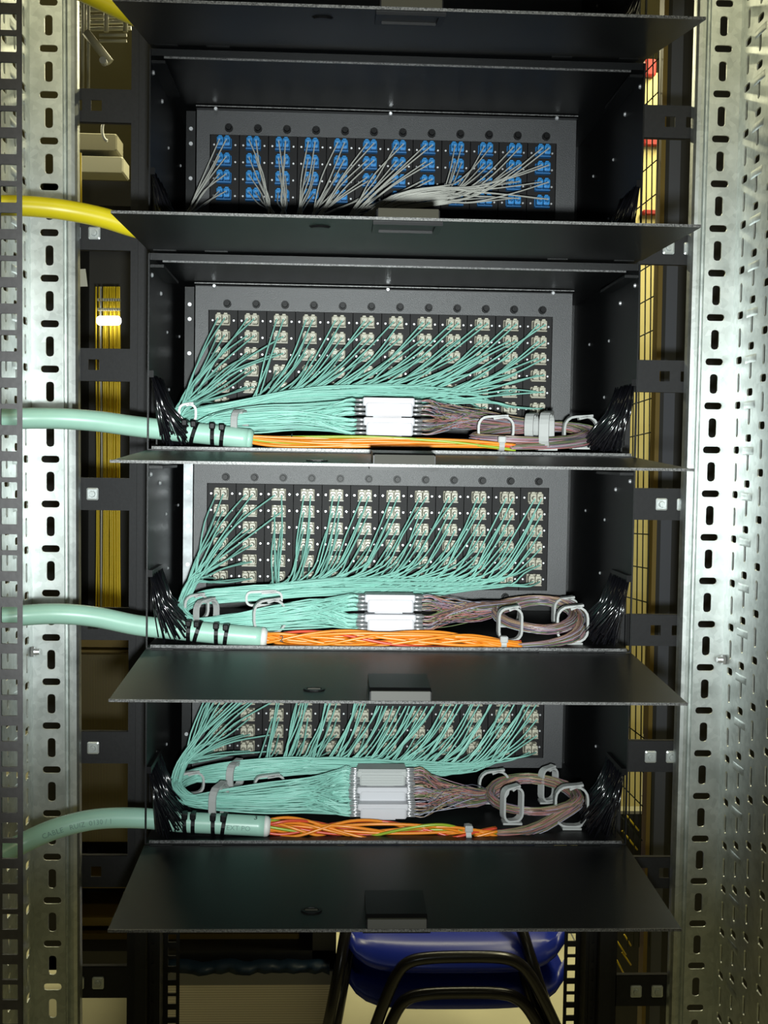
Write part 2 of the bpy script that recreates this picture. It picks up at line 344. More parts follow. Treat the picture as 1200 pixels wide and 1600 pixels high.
# ------------------------------------------------------------------ aqua pigtails
def strand_path(px_pts): return cr([at(*p) for p in px_pts], 3)
def to_px(v):
    d = v-CAM; z = d.dot(fw); return 600+FPX*d.dot(RT)/z, 800-FPX*d.dot(UP)/z
def lerp(a, b, t): return a+(b-a)*t
def trunk_y(T, x):
    for a, b in zip(T, T[1:]):
        if b[0] <= x <= a[0]:
            t = (a[0]-x)/(a[0]-b[0]); return lerp(a[1], b[1], t), lerp(a[2], b[2], t), lerp(a[3], b[3], t)
    q = T[0] if x > T[0][0] else T[-1]; return q[1], q[2], q[3]
def fan(k, label, T, G, loop, ret, pins, tab, ncol0, rad, seed, sweep=.34):
    "T trunk [(x,y,Y,halfheight)] right to left, G gather point of the left columns, loop and ret: (x,y,Y,spread), pins: end points"
    rnd = random.Random(seed); th = thing('fibre_pigtail_fan', at(G[0], G[1], G[2]), label, 'fibre cable', 'aqua fibre fans'); n = 0
    for c in range(12):
        for r in range(6):
            for s in (0, 1):
                S = Vector((colx(c)+(.0035 if s else -.0033), PY-.023, rowz(k, r)-.001)); sx, sy = to_px(S); v = rnd.uniform(-1, 1); q = rnd.uniform(-1, 1); jit = lambda a: rnd.uniform(-a, a)
                pts = []
                if c < ncol0 or (c == ncol0 and rnd.random() < .25):
                    gx, gy, gY = G[0]+q*9, G[1]+v*5, G[2]+jit(.008)
                    pts.append((lerp(sx, gx, .42)+jit(5), lerp(sy, gy, .36)+jit(6), lerp(.135, gY, .45)))
                    pts.append((lerp(sx, gx, .75)+jit(5), lerp(sy, gy, .72)+jit(5), lerp(.135, gY, .8)))
                    pts.append((gx, gy, gY)); i0 = 1
                    lp = loop[1:]
                else:
                    mx = lerp(tab[c], sx-25, r/9)+jit(12); mx = max(mx, T[-1][0]+20)
                    ty, tY, th_ = trunk_y(T, mx)
                    my = ty+v*th_
                    ax, ay = lerp(sx, mx, sweep), lerp(sy, my, .46)
                    pts.append((ax+jit(5), ay+jit(5), lerp(.135, tY, .4)+jit(.004)))
                    pts.append((lerp(sx, mx, sweep*2), lerp(sy, my, .80)+jit(2), lerp(.135, tY, .75)))
                    pts.append((mx, my, tY+q*.006))
                    for X, Yp, Yd, hh in T:
                        if X < mx-25: pts.append((X+jit(5), Yp+v*hh+jit(2), Yd+q*.006))
                    lp = loop
                for X, Yp, Yd, sp in lp: pts.append((X+q*sp, Yp+v*sp, Yd+jit(.006)))
                e = pins[(n*7+int(rnd.random()*3)) % len(pins)]
                for X, Yp, Yd, sp in ret: pts.append((X+jit(8), Yp+lerp(v, (e[1]-ret[-1][1])/30, .4)*sp+jit(3), Yd+q*.012))
                pts.append((e[0]-14, e[1]+jit(2), e[2])); pts.append((e[0]+2, e[1]+jit(1), e[2]))
                P = cr([S]+[at(*p) for p in pts], 3)
                put('fibre_strand', MB().tube(P, rad, 5, cap=False), 'aqua', th); n += 1
    return th
# ------------------------------------------------------------------ splice holders
def holder(x0, y0, x1, y1, Y, label, top=None):
    a = at(x0, y1, Y); b = at(x1, y0, Y); wd = b.x-a.x; ht = b.z-a.z; dp = .022
    th = thing('splice_holder', (a.x+wd/2, Y+dp/2, a.z), label, 'splice holder', 'splice holders')
    m = MB(); m.cbox((a.x+.0025, Y, a.z), (b.x-.0015, Y+dp, a.z+ht*.72), .0012); m.cbox((a.x, Y+.0006, a.z+ht*.55), (b.x, Y+dp, b.z), .001)
    m.box((a.x+wd*.2, Y+.002, a.z-.0012), (b.x-wd*.25, Y+dp-.003, a.z))
    put('body', m, 'hold_grey' if top else 'white', th)
    if top:
        m = MB().box((a.x+.001, Y+.001, b.z+.0001), (b.x-.001, Y+dp, b.z+.0014))
        for i in range(5): m.box((a.x+.004, Y-.0006, a.z+.0015+i*.0026), (b.x-.005, Y+.0005, a.z+.0028+i*.0026))
        put('ribbed_cover', m, 'hold_grey', th, label='ribbed grey cover')
    pins = [[], []]
    for j in range(4):
        for i in range(3):
            z = a.z+ht*(.14+.24*j); yy = Y+.004+i*.006
            for s in (0, 1):
                xa = a.x-.0072+random.uniform(-.0012, .001) if s == 0 else b.x+.0068+random.uniform(-.001, .0015)
                xb = a.x+.003 if s == 0 else b.x-.003
                put('splice_sleeve', MB().tube([(xa, yy, z), (xb, yy, z)], .00125, 7), 'steel', th)
                p = to_px(Vector((xa, yy, z))); pins[s].append((p[0], p[1], yy))
    return pins
# ------------------------------------------------------------------ coloured bare fibres
def coil(label, start, loop, end, pins, nst, seed, rad=.00042):
    rnd = random.Random(seed); th = thing('bare_fibre_coil', at(*start[0][:3]), label, 'fibre', 'coils of coloured bare fibre')
    for i in range(nst):
        q, v, u = rnd.uniform(-1, 1), rnd.uniform(-1, 1), rnd.uniform(-1, 1); pts = []
        for x, y, Y, s in start+loop+end: pts.append((x+q*s+rnd.uniform(-1.5, 1.5), y+v*s*.9+rnd.uniform(-1.5, 1.5), Y+u*.005))
        e = pins[(i*5) % len(pins)]; l = pts[-1]
        pts.append((lerp(l[0], e[0], .5), lerp(l[1], e[1], .55)+rnd.uniform(-4, 4), lerp(l[2], e[2], .5))); pts.append((e[0]+14, e[1]+rnd.uniform(-1.5, 1.5), e[2])); pts.append((e[0]-2, e[1], e[2]))
        put('bare_fibre', MB().tube(cr([at(*p) for p in pts], 3), rad, 4, cap=False), BR[(i*3+int(rnd.random()*2)) % 7], th)
# ------------------------------------------------------------------ trunk cables
def arc_frames(P):
    L = [0]
    for a, b in zip(P, P[1:]): L.append(L[-1]+(b-a).length)
    return L
FONT = {}
def text_mesh(s, size):
    c = bpy.data.curves.new('t', 'FONT'); c.body = s; c.size = size; c.resolution_u = 2; o = bpy.data.objects.new('t', c); C.objects.link(o)
    dg = bpy.context.evaluated_depsgraph_get(); dg.update(); me = bpy.data.meshes.new_from_object(o.evaluated_get(dg))
    v = [x.co.copy() for x in me.vertices]; f = [list(p.vertices) for p in me.polygons]; bpy.data.objects.remove(o); bpy.data.curves.remove(c); bpy.data.meshes.remove(me); return v, f
def print_on(P, R, s, size, start, theta, m, parent, lab=None, turn=False):
    v, f = text_mesh(s, size); L = arc_frames(P); b = MB()
    for q in v:
        u, w_ = (q.x, q.y) if not turn else (-q.y, q.x)
        l = start+u; i = max(0, min(len(P)-2, next((j for j in range(len(L)-1) if L[j+1] > l), len(P)-2))); t = (l-L[i])/(L[i+1]-L[i])
        c = P[i].lerp(P[i+1], t); tg = (P[i+1]-P[i]).normalized(); up = Vector((0, 0, 1)); up = (up-tg*up.dot(tg)).normalized(); out = -up.cross(tg); out = out if out.y < 0 else -out
        a = theta+w_/R; b.v.append(c+(out*math.cos(a)+up*math.sin(a))*(R+.00025))
    b.f = f; b.m = [0]*len(f); b.sm = [False]*len(f); return put('printed_text', b, m, parent)
def trunk(label, px, R, tubes, bundle, twist, colours, end_collar=None, seed=1, prints=()):
    P = cr([at(*p) for p in px], 6); th = thing('trunk_cable', P[len(P)//2], label, 'cable', 'aqua trunk cables')
    jk = put('jacket', MB().tube(P, R, 20), 'aqua_jacket', th)
    for a in prints: print_on(P, R, *a, jk)
    e = P[-1]; d = (P[-1]-P[-2]).normalized(); put('end_collar', MB().tube([e-d*.001, e+d*.002, e+d*.0045], [R*1.03, R*.98, R*.72], 18), 'collar' if end_collar else 'aqua_jacket', th)
    rnd = random.Random(seed); B = cr([at(*p) for p in bundle], 8); n = len(B); hh = tubes[1]
    for i in range(tubes[0]):
        ph = 2*PI*i/tubes[0]*1.618*2; rr = hh*math.sqrt((i+.5)/tubes[0]); pts = []; tw = twist*rnd.uniform(.6, 1.3); f1 = rnd.uniform(.8, 1.2)
        for j, c in enumerate(B):
            t = j/(n-1); a = ph+tw*t*2*PI; pinch = .62+.38*math.sin(PI*min(1, t*1.12))
            if t > .9: pinch = .62
            pts.append(c+Vector((0, math.cos(a)*rr*.8*pinch, math.sin(a*f1)*rr*pinch)))
        put('loose_tube', MB().tube(pts, .00145, 7), colours[i % len(colours)], th)
    return th
Rj = .0094
OR = ['orange']*5
trunk('aqua trunk cable entering the enclosure below the blue adapters, marked 1', [(-70, 662, -.0), (-20, 657, .0), (30, 654, .01), (90, 654, .015), (150, 658, .02), (210, 666, .022), (270, 673, .022), (330, 679, .022), (388, 686, .022)], Rj,
      (12, .0052), [(390, 687, .022), (430, 690, .022), (500, 691, .022), (600, 690, .022), (700, 692, .022), (760, 695, .022), (805, 699, .022)], .5, ['orange', 'orange', 'green', 'red', 'orange', 'orange', 'orange', 'red', 'orange'], False, 3, [('1', .011, .296, .75, 'ink')])
trunk('aqua trunk cable of the second enclosure from the bottom, marked 2, with tangled orange tubes', [(-70, 975, -.01), (-20, 968, .0), (30, 962, .01), (90, 959, .015), (150, 964, .02), (215, 977, .022), (280, 984, .022), (340, 990, .022), (410, 996, .022)], Rj,
      (12, .0085), [(412, 996, .024), (450, 997, .024), (520, 998, .024), (600, 1000, .024), (700, 1001, .024), (760, 1005, .024), (815, 1009, .024)], 1.2, ['orange']*7+['red']+['orange']*4, True, 5, [('2', .008, .29, -.1, 'ink')])
trunk('aqua trunk cable rising from lower left into the lowest enclosure', [(-80, 1410, -.03), (-20, 1352, -.01), (35, 1318, .01), (90, 1294, .015), (150, 1280, .02), (215, 1278, .022), (280, 1284, .022), (340, 1287, .022), (415, 1291, .022)], Rj,
      (13, .0105), [(418, 1292, .026), (460, 1294, .026), (520, 1297, .026), (600, 1298, .026), (680, 1299, .026), (730, 1302, .026), (776, 1304, .026)], 1.5, ['orange', 'red', 'green', 'orange', 'orange', 'orange', 'red', 'orange', 'orange'], True, 8,
      [('CABLE   RUIZ  0130 / 1', .0065, .098, -.25, 'ink_faint'), ('TEXT PO', .0065, .262, -.25, 'ink_faint'), ('3', .008, .29, .9, 'ink')])
# splice holders
pB1 = holder(567, 622, 648, 650, .045, 'white splice holder, upper of two in the enclosure below the blue adapters')
pB2 = holder(568, 653, 648, 680, .040, 'white splice holder, lower of two in the enclosure below the blue adapters')
pC1 = holder(570, 930, 649, 957, .050, 'white splice holder, upper of two in the second enclosure from the bottom')
pC2 = holder(570, 961, 650, 987, .042, 'white splice holder, lower of two in the second enclosure from the bottom')
pD1 = holder(558, 1205, 636, 1228, .056, 'splice holder with ribbed grey cover, topmost in the lowest enclosure', True)
pD2 = holder(558, 1231, 637, 1253, .052, 'white splice holder in the middle of three in the lowest enclosure')
pD3 = holder(559, 1257, 638, 1280, .040, 'white splice holder, bottom one in the lowest enclosure')
fan(2, 'fan of aqua fibres from beige adapters, sweeping left below the blue adapters enclosure', [(830, 622, .12, 3), (760, 622, .115, 8), (680, 618, .11, 15), (600, 616, .10, 16), (520, 616, .095, 12), (450, 622, .09, 10), (390, 634, .085, 10), (330, 645, .08, 10)],
    (282, 640, .06), [(295, 650, .07, 7), (276, 662, .055, 5), (290, 680, .045, 4)], [(330, 660, .05, 14), (400, 656, .05, 22), (470, 652, .05, 20)], pB1[0]+pB2[0], [0, 0, 385, 400, 425, 450, 482, 512, 550, 590, 625, 665], 2, .00088, 11)
fan(1, 'fan of aqua fibres looping through white clips, second enclosure from the bottom', [(800, 908, .12, 4), (740, 915, .115, 9), (670, 918, .11, 13), (600, 916, .10, 14), (530, 916, .09, 13), (470, 920, .085, 12), (400, 926, .08, 11), (340, 930, .075, 11)],
    (300, 912, .075), [(308, 936, .075, 8), (284, 952, .06, 7), (300, 972, .045, 7)], [(350, 972, .045, 14), (420, 966, .045, 20), (485, 958, .045, 24)], pC1[0]+pC2[0], [0, 0, 430, 442, 455, 470, 492, 520, 565, 610, 650, 695], 2, .00088, 12, .24)
fan(0, 'fan of aqua fibres with wide loop at its left, lowest enclosure', [(790, 1190, .12, 5), (730, 1200, .115, 9), (660, 1202, .11, 12), (590, 1198, .10, 12), (520, 1196, .09, 12), (460, 1197, .085, 13), (400, 1202, .08, 14), (340, 1208, .075, 14)],
    (286, 1192, .075), [(300, 1214, .08, 9), (276, 1228, .06, 8), (296, 1250, .045, 8)], [(350, 1252, .045, 16), (420, 1250, .045, 24), (480, 1246, .045, 28)], pD1[0]+pD2[0]+pD3[0], [0, 0, 405, 440, 475, 505, 535, 565, 600, 640, 690, 735], 2, .00088, 13)
coil('flat coil of dark bare fibres in the enclosure below the blue adapters', [(800, 699, .022, 3), (860, 697, .03, 5)], [(910, 690, .05, 7), (935, 678, .08, 7), (900, 668, .10, 7), (840, 668, .11, 8), (780, 676, .09, 8), (740, 684, .05, 6), (800, 688, .035, 6), (870, 688, .04, 6), (915, 679, .07, 6), (880, 668, .1, 6)], [(800, 662, .1, 10), (740, 655, .08, 16)], pB1[1]+pB2[1], 76, 21)
coil('oval coil of mauve bare fibres in the second enclosure from the bottom', [(812, 1010, .026, 4), (860, 1006, .028, 6)], [(900, 992, .04, 8), (908, 965, .07, 8), (880, 942, .10, 7), (830, 938, .11, 7), (785, 945, .10, 7), (775, 958, .07, 6), (800, 975, .045, 7), (850, 984, .035, 7), (890, 974, .05, 7), (892, 952, .09, 6), (840, 938, .11, 6)], [(785, 948, .09, 9), (740, 955, .07, 16)], pC1[1]+pC2[1], 84, 22)
coil('oval coil of mauve bare fibres in the lowest enclosure', [(772, 1304, .028, 6), (830, 1298, .03, 8)], [(875, 1275, .045, 8), (905, 1250, .06, 8), (880, 1225, .10, 7), (830, 1214, .12, 6), (785, 1222, .11, 6), (765, 1240, .08, 6), (790, 1262, .05, 6), (850, 1268, .04, 6), (900, 1252, .06, 6), (870, 1226, .10, 6), (810, 1218, .11, 6)], [(765, 1242, .09, 10), (720, 1243, .07, 20)], pD2[1]+pD3[1]+pD1[1], 90, 23)
# grey fibres of the top enclosure
rnd = random.Random(5); gf = thing('fibre_pigtail_fan', at(600, 330, .08), 'thin grey fibres fanning down from the blue adapters', 'fibre cable')
gx = [(292, 338), (424, 336), (443, 338), (468, 334), (488, 340), (500, 340), (548, 338), (556, 338)]
for c in range(12):
    for r in range(4):
        for s in (0, 1):
            S = Vector((colx(c)+(.0035 if s else -.0033), PY-.023, rowz(3, r)-.001)); sx, sy = to_px(S); j = lambda a: rnd.uniform(-a, a)
            if c < 8: ex, ey = gx[c]; pts = [(lerp(sx, ex, .5)+j(5), lerp(sy, ey, .45)+j(3), .12), (lerp(sx, ex, .85)+j(3), lerp(sy, ey, .8), .1), (ex+j(5), ey, .09), (ex-4+j(9), ey+28, .07)]
            else:
                ty = 308+j(15); pts = [(lerp(sx, 690, .35), lerp(sy, ty, .5), .12), (lerp(sx, 690, .7), lerp(sy, ty, .85), .105), (690+j(8), ty-4, .09), (620+j(8), ty+8, .08), (560+j(9), 345, .07), (500, 362+j(4), .05)]
            put('fibre_strand', MB().tube(cr([S]+[at(*p) for p in pts], 4), .00075, 5, cap=False), 'grey_fibre', gf)
gt = thing('fibre_pigtail_fan', at(985, 0, .1), 'few loose golden fibres above the topmost door', 'fibre cable')
for i in range(6): put('fibre_strand', MB().tube(cr([at(980+i*5, -40, .12), at(983+i*3, -10, .11), at(978+i*4, 22, .10), at(960+i*4, 60, .1)], 4), .0008, 5), 'grey_fibre', gt)
# yellow cables
def ycable(px, label):
    o = put('yellow_cable', MB().tube(cr([at(*p) for p in px], 6), .0091, 20), 'yellow', label=label, cat='cable', group='yellow cables')
ycable([(-60, 330, -.01), (-10, 322, .0), (40, 322, .01), (100, 328, .02), (160, 340, .025), (220, 358, .028), (290, 371, .03), (350, 374, .04)], 'yellow cable running in front of the left galvanised post')
ycable([(-10, -75, 0), (60, -45, .01), (120, -18, .02), (180, 10, .025), (235, 34, .028), (300, 54, .03), (350, 58, .04)], 'yellow cable crossing the top left corner of the picture')
# ------------------------------------------------------------------ cable ties and clips
def tie(x, y, Y, R, ang, label, grp, m='plastic', wd=.0036):
    c = at(x, y, Y); th = thing('cable_tie', (c.x, c.y, c.z-R), label, 'cable tie', grp); wdir = Vector((math.cos(ang), 0, math.sin(ang)))
    e1 = Vector((0, 1, 0)); e2 = wdir.cross(e1)
    put('strap', MB().strip([c+(e1*math.cos(a*PI/9)+e2*math.sin(a*PI/9))*(R+.0007) for a in range(18)], wdir, wd, .0013, loop=True), m, th)
    hc = c+Vector((0, -R*.80, R*.85)); hb = MB(); s_ = wd*.72
    hb.cbox((hc.x-s_, hc.y-.0035, hc.z-.0028), (hc.x+s_, hc.y+.0035, hc.z+.0032), .0008); hb.box((hc.x-s_*.5, hc.y-.0038, hc.z-.0012), (hc.x+s_*.5, hc.y-.0033, hc.z+.0014))
    put('head', hb, m, th)
for nm, ys in (('topmost aqua trunk cable', ((290, 675, -.10), (304, 677, -.3), (333, 680, -.02), (348, 682, -.12))), ('middle aqua trunk cable', ((296, 986, -.05), (309, 987, -.3), (339, 990, -.02), (354, 992, -.15))), ('lowest aqua trunk cable', ((290, 1285, .03), (303, 1285, -.03), (334, 1287, 0), (350, 1288, -.15)))):
    for i, (x, y, a) in enumerate(ys):
        tie(x, y, .022, Rj, a, ('leftmost', 'second from left', 'third from left', 'rightmost')[i]+' black cable tie round the '+nm, 'black cable ties on the aqua cables')
tie(783, 695, .022, .0052, 0, 'white cable tie on the upper orange tube bundle', 'white cable ties', 'nylon', .005)
tie(786, 1006, .024, .0056, 0, 'white cable tie on the middle orange tube bundle', 'white cable ties', 'nylon', .005)
tie(731, 1302, .026, .0078, .1, 'white cable tie on the lowest orange tube bundle', 'white cable ties', 'nylon', .005)
def clip(x0, y0, x1, y1, Y, rot, label, wd=.007, gap='top'):
    "C-shaped plastic clip: rounded rectangular loop seen in the photo box x0..x1, y0..y1, turned by rot about z"
    a = at(x0, y1, Y); b = at(x1, y0, Y); hw, hh = (b.x-a.x)/2, (b.z-a.z)/2; c = (a+b)/2
    if abs(math.cos(rot)) < .6: hw = max(hw, .014)
    r = min(hw, hh)*.75; ux = Vector((math.cos(rot), math.sin(rot), 0)); wdir = Vector((-math.sin(rot), math.cos(rot), 0)); uz = Vector((0, 0, 1)); pts = []
    pts.append(c+ux*(-hw*.15)+uz*(hh*.86)); 
    for qx, qz, a0 in ((1, 1, PI/2), (1, -1, 0), (-1, -1, -PI/2), (-1, 1, PI)):
        for t in range(5):
            an = a0-t*PI/8; pts.append(c+ux*(qx*(hw-r)+r*math.cos(an))+uz*(qz*(hh-r)+r*math.sin(an)))
    pts.append(c+ux*(hw*.35)+uz*(hh+.0008)); pts.append(c+ux*(hw*.7)+uz*(hh*1.10))
    th = thing('cable_clip', (c.x, c.y, a.z), label, 'cable clip', 'white cable clips')
    put('loop', MB().strip(pts, wdir, wd, .0021), 'nylon', th)
    put('foot', MB().box((c.x-.009, c.y-.007, a.z-.0022), (c.x+.009, c.y+.007, a.z-.0004)), 'nylon', th)
clip(362, 642, 388, 686, .034, PI/2*.8, 'upright white clip round aqua fibres, enclosure below blue adapters', .006)
clip(280, 632, 306, 660, .05, .1, 'small white clip at the left bend of aqua fibres below the blue adapters', .0028)
clip(747, 652, 802, 690, .05, .0, 'leftmost wide white clip over the dark coil, upper coil', .006)
clip(820, 648, 842, 688, .06, 1.2, 'narrow white clip behind, left of the twin clips on the upper coil', .008)
clip(843, 646, 866, 700, .035, 1.2, 'tall narrow white clip in front on the upper coil', .009)
clip(880, 652, 934, 698, .06, .1, 'wide white clip at the right end of the upper coil', .006)
clip(288, 930, 325, 968, .06, .35, 'white clip at the left bend of aqua fibres, second enclosure from the bottom', .006)
clip(300, 938, 345, 976, .040, .9, 'white clip in front of the left fibre loop, second enclosure from the bottom', .006)
clip(396, 938, 446, 988, .034, .25, 'wide white clip arching over the left fibre loop, second enclosure from bottom', .006)
clip(385, 925, 440, 945, .07, .1, 'low white clip behind the left fibre loop, second enclosure from bottom', .006)
clip(774, 940, 812, 975, .10, 0.1, 'back left white clip on the middle mauve coil', .008)
clip(778, 950, 815, 1000, .035, .1, 'front left white clip on the middle mauve coil', .008)
clip(864, 935, 902, 982, .10, 0.1, 'back right white clip on the middle mauve coil', .009)
clip(870, 948, 918, 1002, .045, -.05, 'front right white clip on the middle mauve coil', .009)
clip(275, 1208, 318, 1240, .07, .3, 'white clip at the left bend of the lowest fibre loop', .005)
clip(360, 1192, 376, 1230, .07, 1.25, 'narrow white strap clip behind on the lowest aqua loop', .007)
clip(333, 1228, 352, 1278, .034, 1.2, 'narrow white strap clip in front on the lowest aqua loop', .007)
clip(398, 1212, 444, 1240, .065, .2, 'low wide white clip right of the straps on the lowest aqua loop', .006)
clip(748, 1205, 795, 1250, .11, .1, 'back left white clip on the lowest mauve coil', .006)
clip(784, 1230, 816, 1282, .035, .3, 'front left white clip on the lowest mauve coil', .009)
clip(842, 1200, 871, 1250, .11, .5, 'back right white clip on the lowest mauve coil', .008)
clip(867, 1228, 918, 1290, .045, -.05, 'front right white clip on the lowest mauve coil', .009)
# ------------------------------------------------------------------ galvanised frame posts (slots alternate upright and flat, 25 mm pitch)
def lean(pt, pb, Y):
    a, b = at(*pt, Y), at(*pb, Y); return lambda z: a.x+(b.x-a.x)*(z-a.z)/(b.z-a.z)
SP = .0488
def galv_post(label, side, top, bot, wface, Y0, slot0, flabel):
    "top/bot: pixels of the inner corner between slotted face and oblique flange; side -1 left, +1 right"
    X = lean(top, bot, Y0); th = thing('galvanised_post', (X(1.2), Y0, 0), label, 'post', 'galvanised rack posts')
    zlo, zhi = .02, 2.15; n = int((zhi-zlo)/.025); off = (slot0-zlo) % .05
    fn = lambda u, v, t: Vector((X(v)-side*u, Y0+t, v))
    cells = []; zc = slot0-math.floor((slot0-zlo)/SP)*SP-SP; k = 0
    while zc < zhi:
        v = (k % 2 == 0); cells.append((0, wface, zc-SP/4, zc+SP/4, (wface*.58, zc, .0043 if v else .0098, .0108 if v else .0038, .0032)))
        zc += SP/2; k += 1
    fix = lambda b: b
    put('slotted_face', MB().plate(fn, cells, .0018), 'galv', th)
    # beaded inner edge, then the web going away
    prof = [(wface, 0), (wface, .0035), (wface+.0015, .0045), (wface+.003, .002), (wface+.0055, .0002), (wface+.009, .0), (wface+.0125, .0018), (wface+.0145, .006), (wface+.0148, .010), (wface+.0148, .016), (wface+.0128, .016), (wface+.0128, .010), (wface+.0125, .0072), (wface+.011, .0045), (wface+.009, .0022), (wface+.0055, .0022), (wface+.0015, .0065), (wface-.001, .0055)]
    b = MB(); rings = [[Vector((X(z)-side*u, Y0+d, z)) for u, d in prof] for z in [zlo+i*(zhi-zlo)/8 for i in range(9)]]
    b.loft(rings, True, 0, True, False); put('folded_edge', b, 'galv', th)
    # oblique flange coming towards the viewer
    cols = (.024, .060, .098, .140, .180); edges = [0, .042, .079, .119, .160, .205]
    fn2 = lambda u, v, t: Vector((X(v)+side*t, Y0-u, v)); cells = []
    for ci, cu in enumerate(cols):
        zc = slot0-math.floor((slot0-zlo)/SP)*SP-SP+(.0, .0125, .025, .037, .0)[ci]; k = 0
        while zc < zhi:
            v = (k % 2 == 0); cells.append((edges[ci], edges[ci+1], zc-SP/4, zc+SP/4, (cu, zc, .0034 if v else .0085, .0105 if v else .0040, .0030))); zc += SP/2; k += 1
    put('side_flange', MB().plate(fn2, cells, .0016), 'galv', th)
    eb = MB(); zc = slot0-math.floor((slot0-zlo)/SP)*SP-.0255
    while zc < zhi:                                           # pressed ribs across one slot column
        rr = [[fn2(.060+du*.0165, zc+.0042*math.cos(t*PI/6), -.0013*math.sin(t*PI/6)*(1-abs(du)**3*.9)) for t in range(7)] for du in (-1, -.7, 0, .7, 1)]
        eb.loft(rr, False, 0, False, True); zc += SP
    put('pressed_ribs', eb, 'galv', th, kind='stuff')
    return X, th
zL = at(80, 612, .24).z; zR = at(1120, 600, .24).z
XL, tL = galv_post('galvanised slotted frame post on the left, crossed by the cables', -1, (46, 0), (54, 1600), .0345, .24, zL, '')
XR, tR = galv_post('galvanised slotted frame post on the right, brightly lit by the flash', 1, (1160, 0), (1112, 1600), .0335, .24, zR, '')
for X, px, py, s, p in ((XL, 40, 1018, -1, tL), (XR, 1137, 1030, 1, tR)):
    z = at(px, py, .235).z; b = MB(); b.disc((X(z)-s*.0005, .234 if s < 0 else .232, z), (-s, 0, 0), .006, .003, 6); b.disc((X(z)-s*.003, .234 if s < 0 else .232, z), (-s, 0, 0), .0038, .006, 10, 0, .003); put('bolt', b, 'steel', p)
# outer galvanised side sheet (behind the left perforated post)
# ------------------------------------------------------------------ near perforated rail, left edge of the picture
Yp = -.35; XP = lean((33, 0), (35, 1600), Yp); wp = .030
th = thing('rack_rail', (XP(1.2)-.02, Yp, 0), 'dark grey rack rail with square holes along the left picture edge', 'rack rail'); cells = []
zc = at(15, 152, Yp).z; zc -= math.floor((zc-.02)/.0433)*.0433; z = zc
z0_, z1_ = .02, 2.0
while z < z1_:
    for d, (lo, hi) in ((0, (-.0063, .0077)), (.0154, (-.0077, .0077)), (.0308, (-.0077, .0062))):
        cells.append((0, wp, z+d+lo, z+d+hi, (.0075, z+d, .0048, .0048, .0006)))
    z += .0433
put('perforated_face', MB().plate(lambda u, v, t: Vector((XP(v)-u, Yp+t, v)), cells, .002), 'grey_post', th)
b = MB(); b.box((XP(1)-.10, Yp+.001, 0), (XP(1)-.033, Yp+.04, 2)); put('outer_channel', b, 'grey_post', th)
# ------------------------------------------------------------------ black mounting rails the enclosures are screwed to, and the brackets
def mrail(side, xin, label):
    th = thing('rack_rail', (xin, .29, 0), label, 'rack rail'); cells = []; z = ZO-PIT*6
    while z < 2.05:
        for d, (lo, hi) in ((0, (-.00635, .00795)), (.015875, (-.00793, .00793)), (.03175, (-.00795, .00635))): cells.append((0, .018, z+d+lo, z+d+hi, (.0085, z+d, .0047, .0047, .0005)))
        z += .04445
    put('perforated_face', MB().plate(lambda u, v, t: Vector((xin+side*u, .287+t, v)), cells, .002), 'bracket', th)
    b = MB(); xa = xin+side*.018; bx = lambda u0, u1, y0, y1: b.box((min(xa+side*u0, xa+side*u1), y0, .08), (max(xa+side*u0, xa+side*u1), y1, 2.05))
    bx(0, .002, .255, .289); bx(.002, .013, .255, .257); bx(.013, .015, .24, .257); bx(.015, .026, .24, .242); bx(.026, .038, .262, .264); bx(.036, .038, .264, .30)
    put('channel', b, 'bracket', th)
    c2 = []; z = .1
    while z < 2.03: c2.append((.0035, .0115, z, z+.0222, (.0075, z+.011, .0016, .0075, .0008))); z += .0222
    put('slotted_strip', MB().plate(lambda u, v, t: Vector((xa+side*u, .2535+t, v)), c2, .0012), 'bracket', th)
    return xa+side*.038
eL = mrail(-1, -.0045, 'black mounting rail left of the enclosures'); eR = mrail(1, W+.0045, 'black mounting rail right of the enclosures')
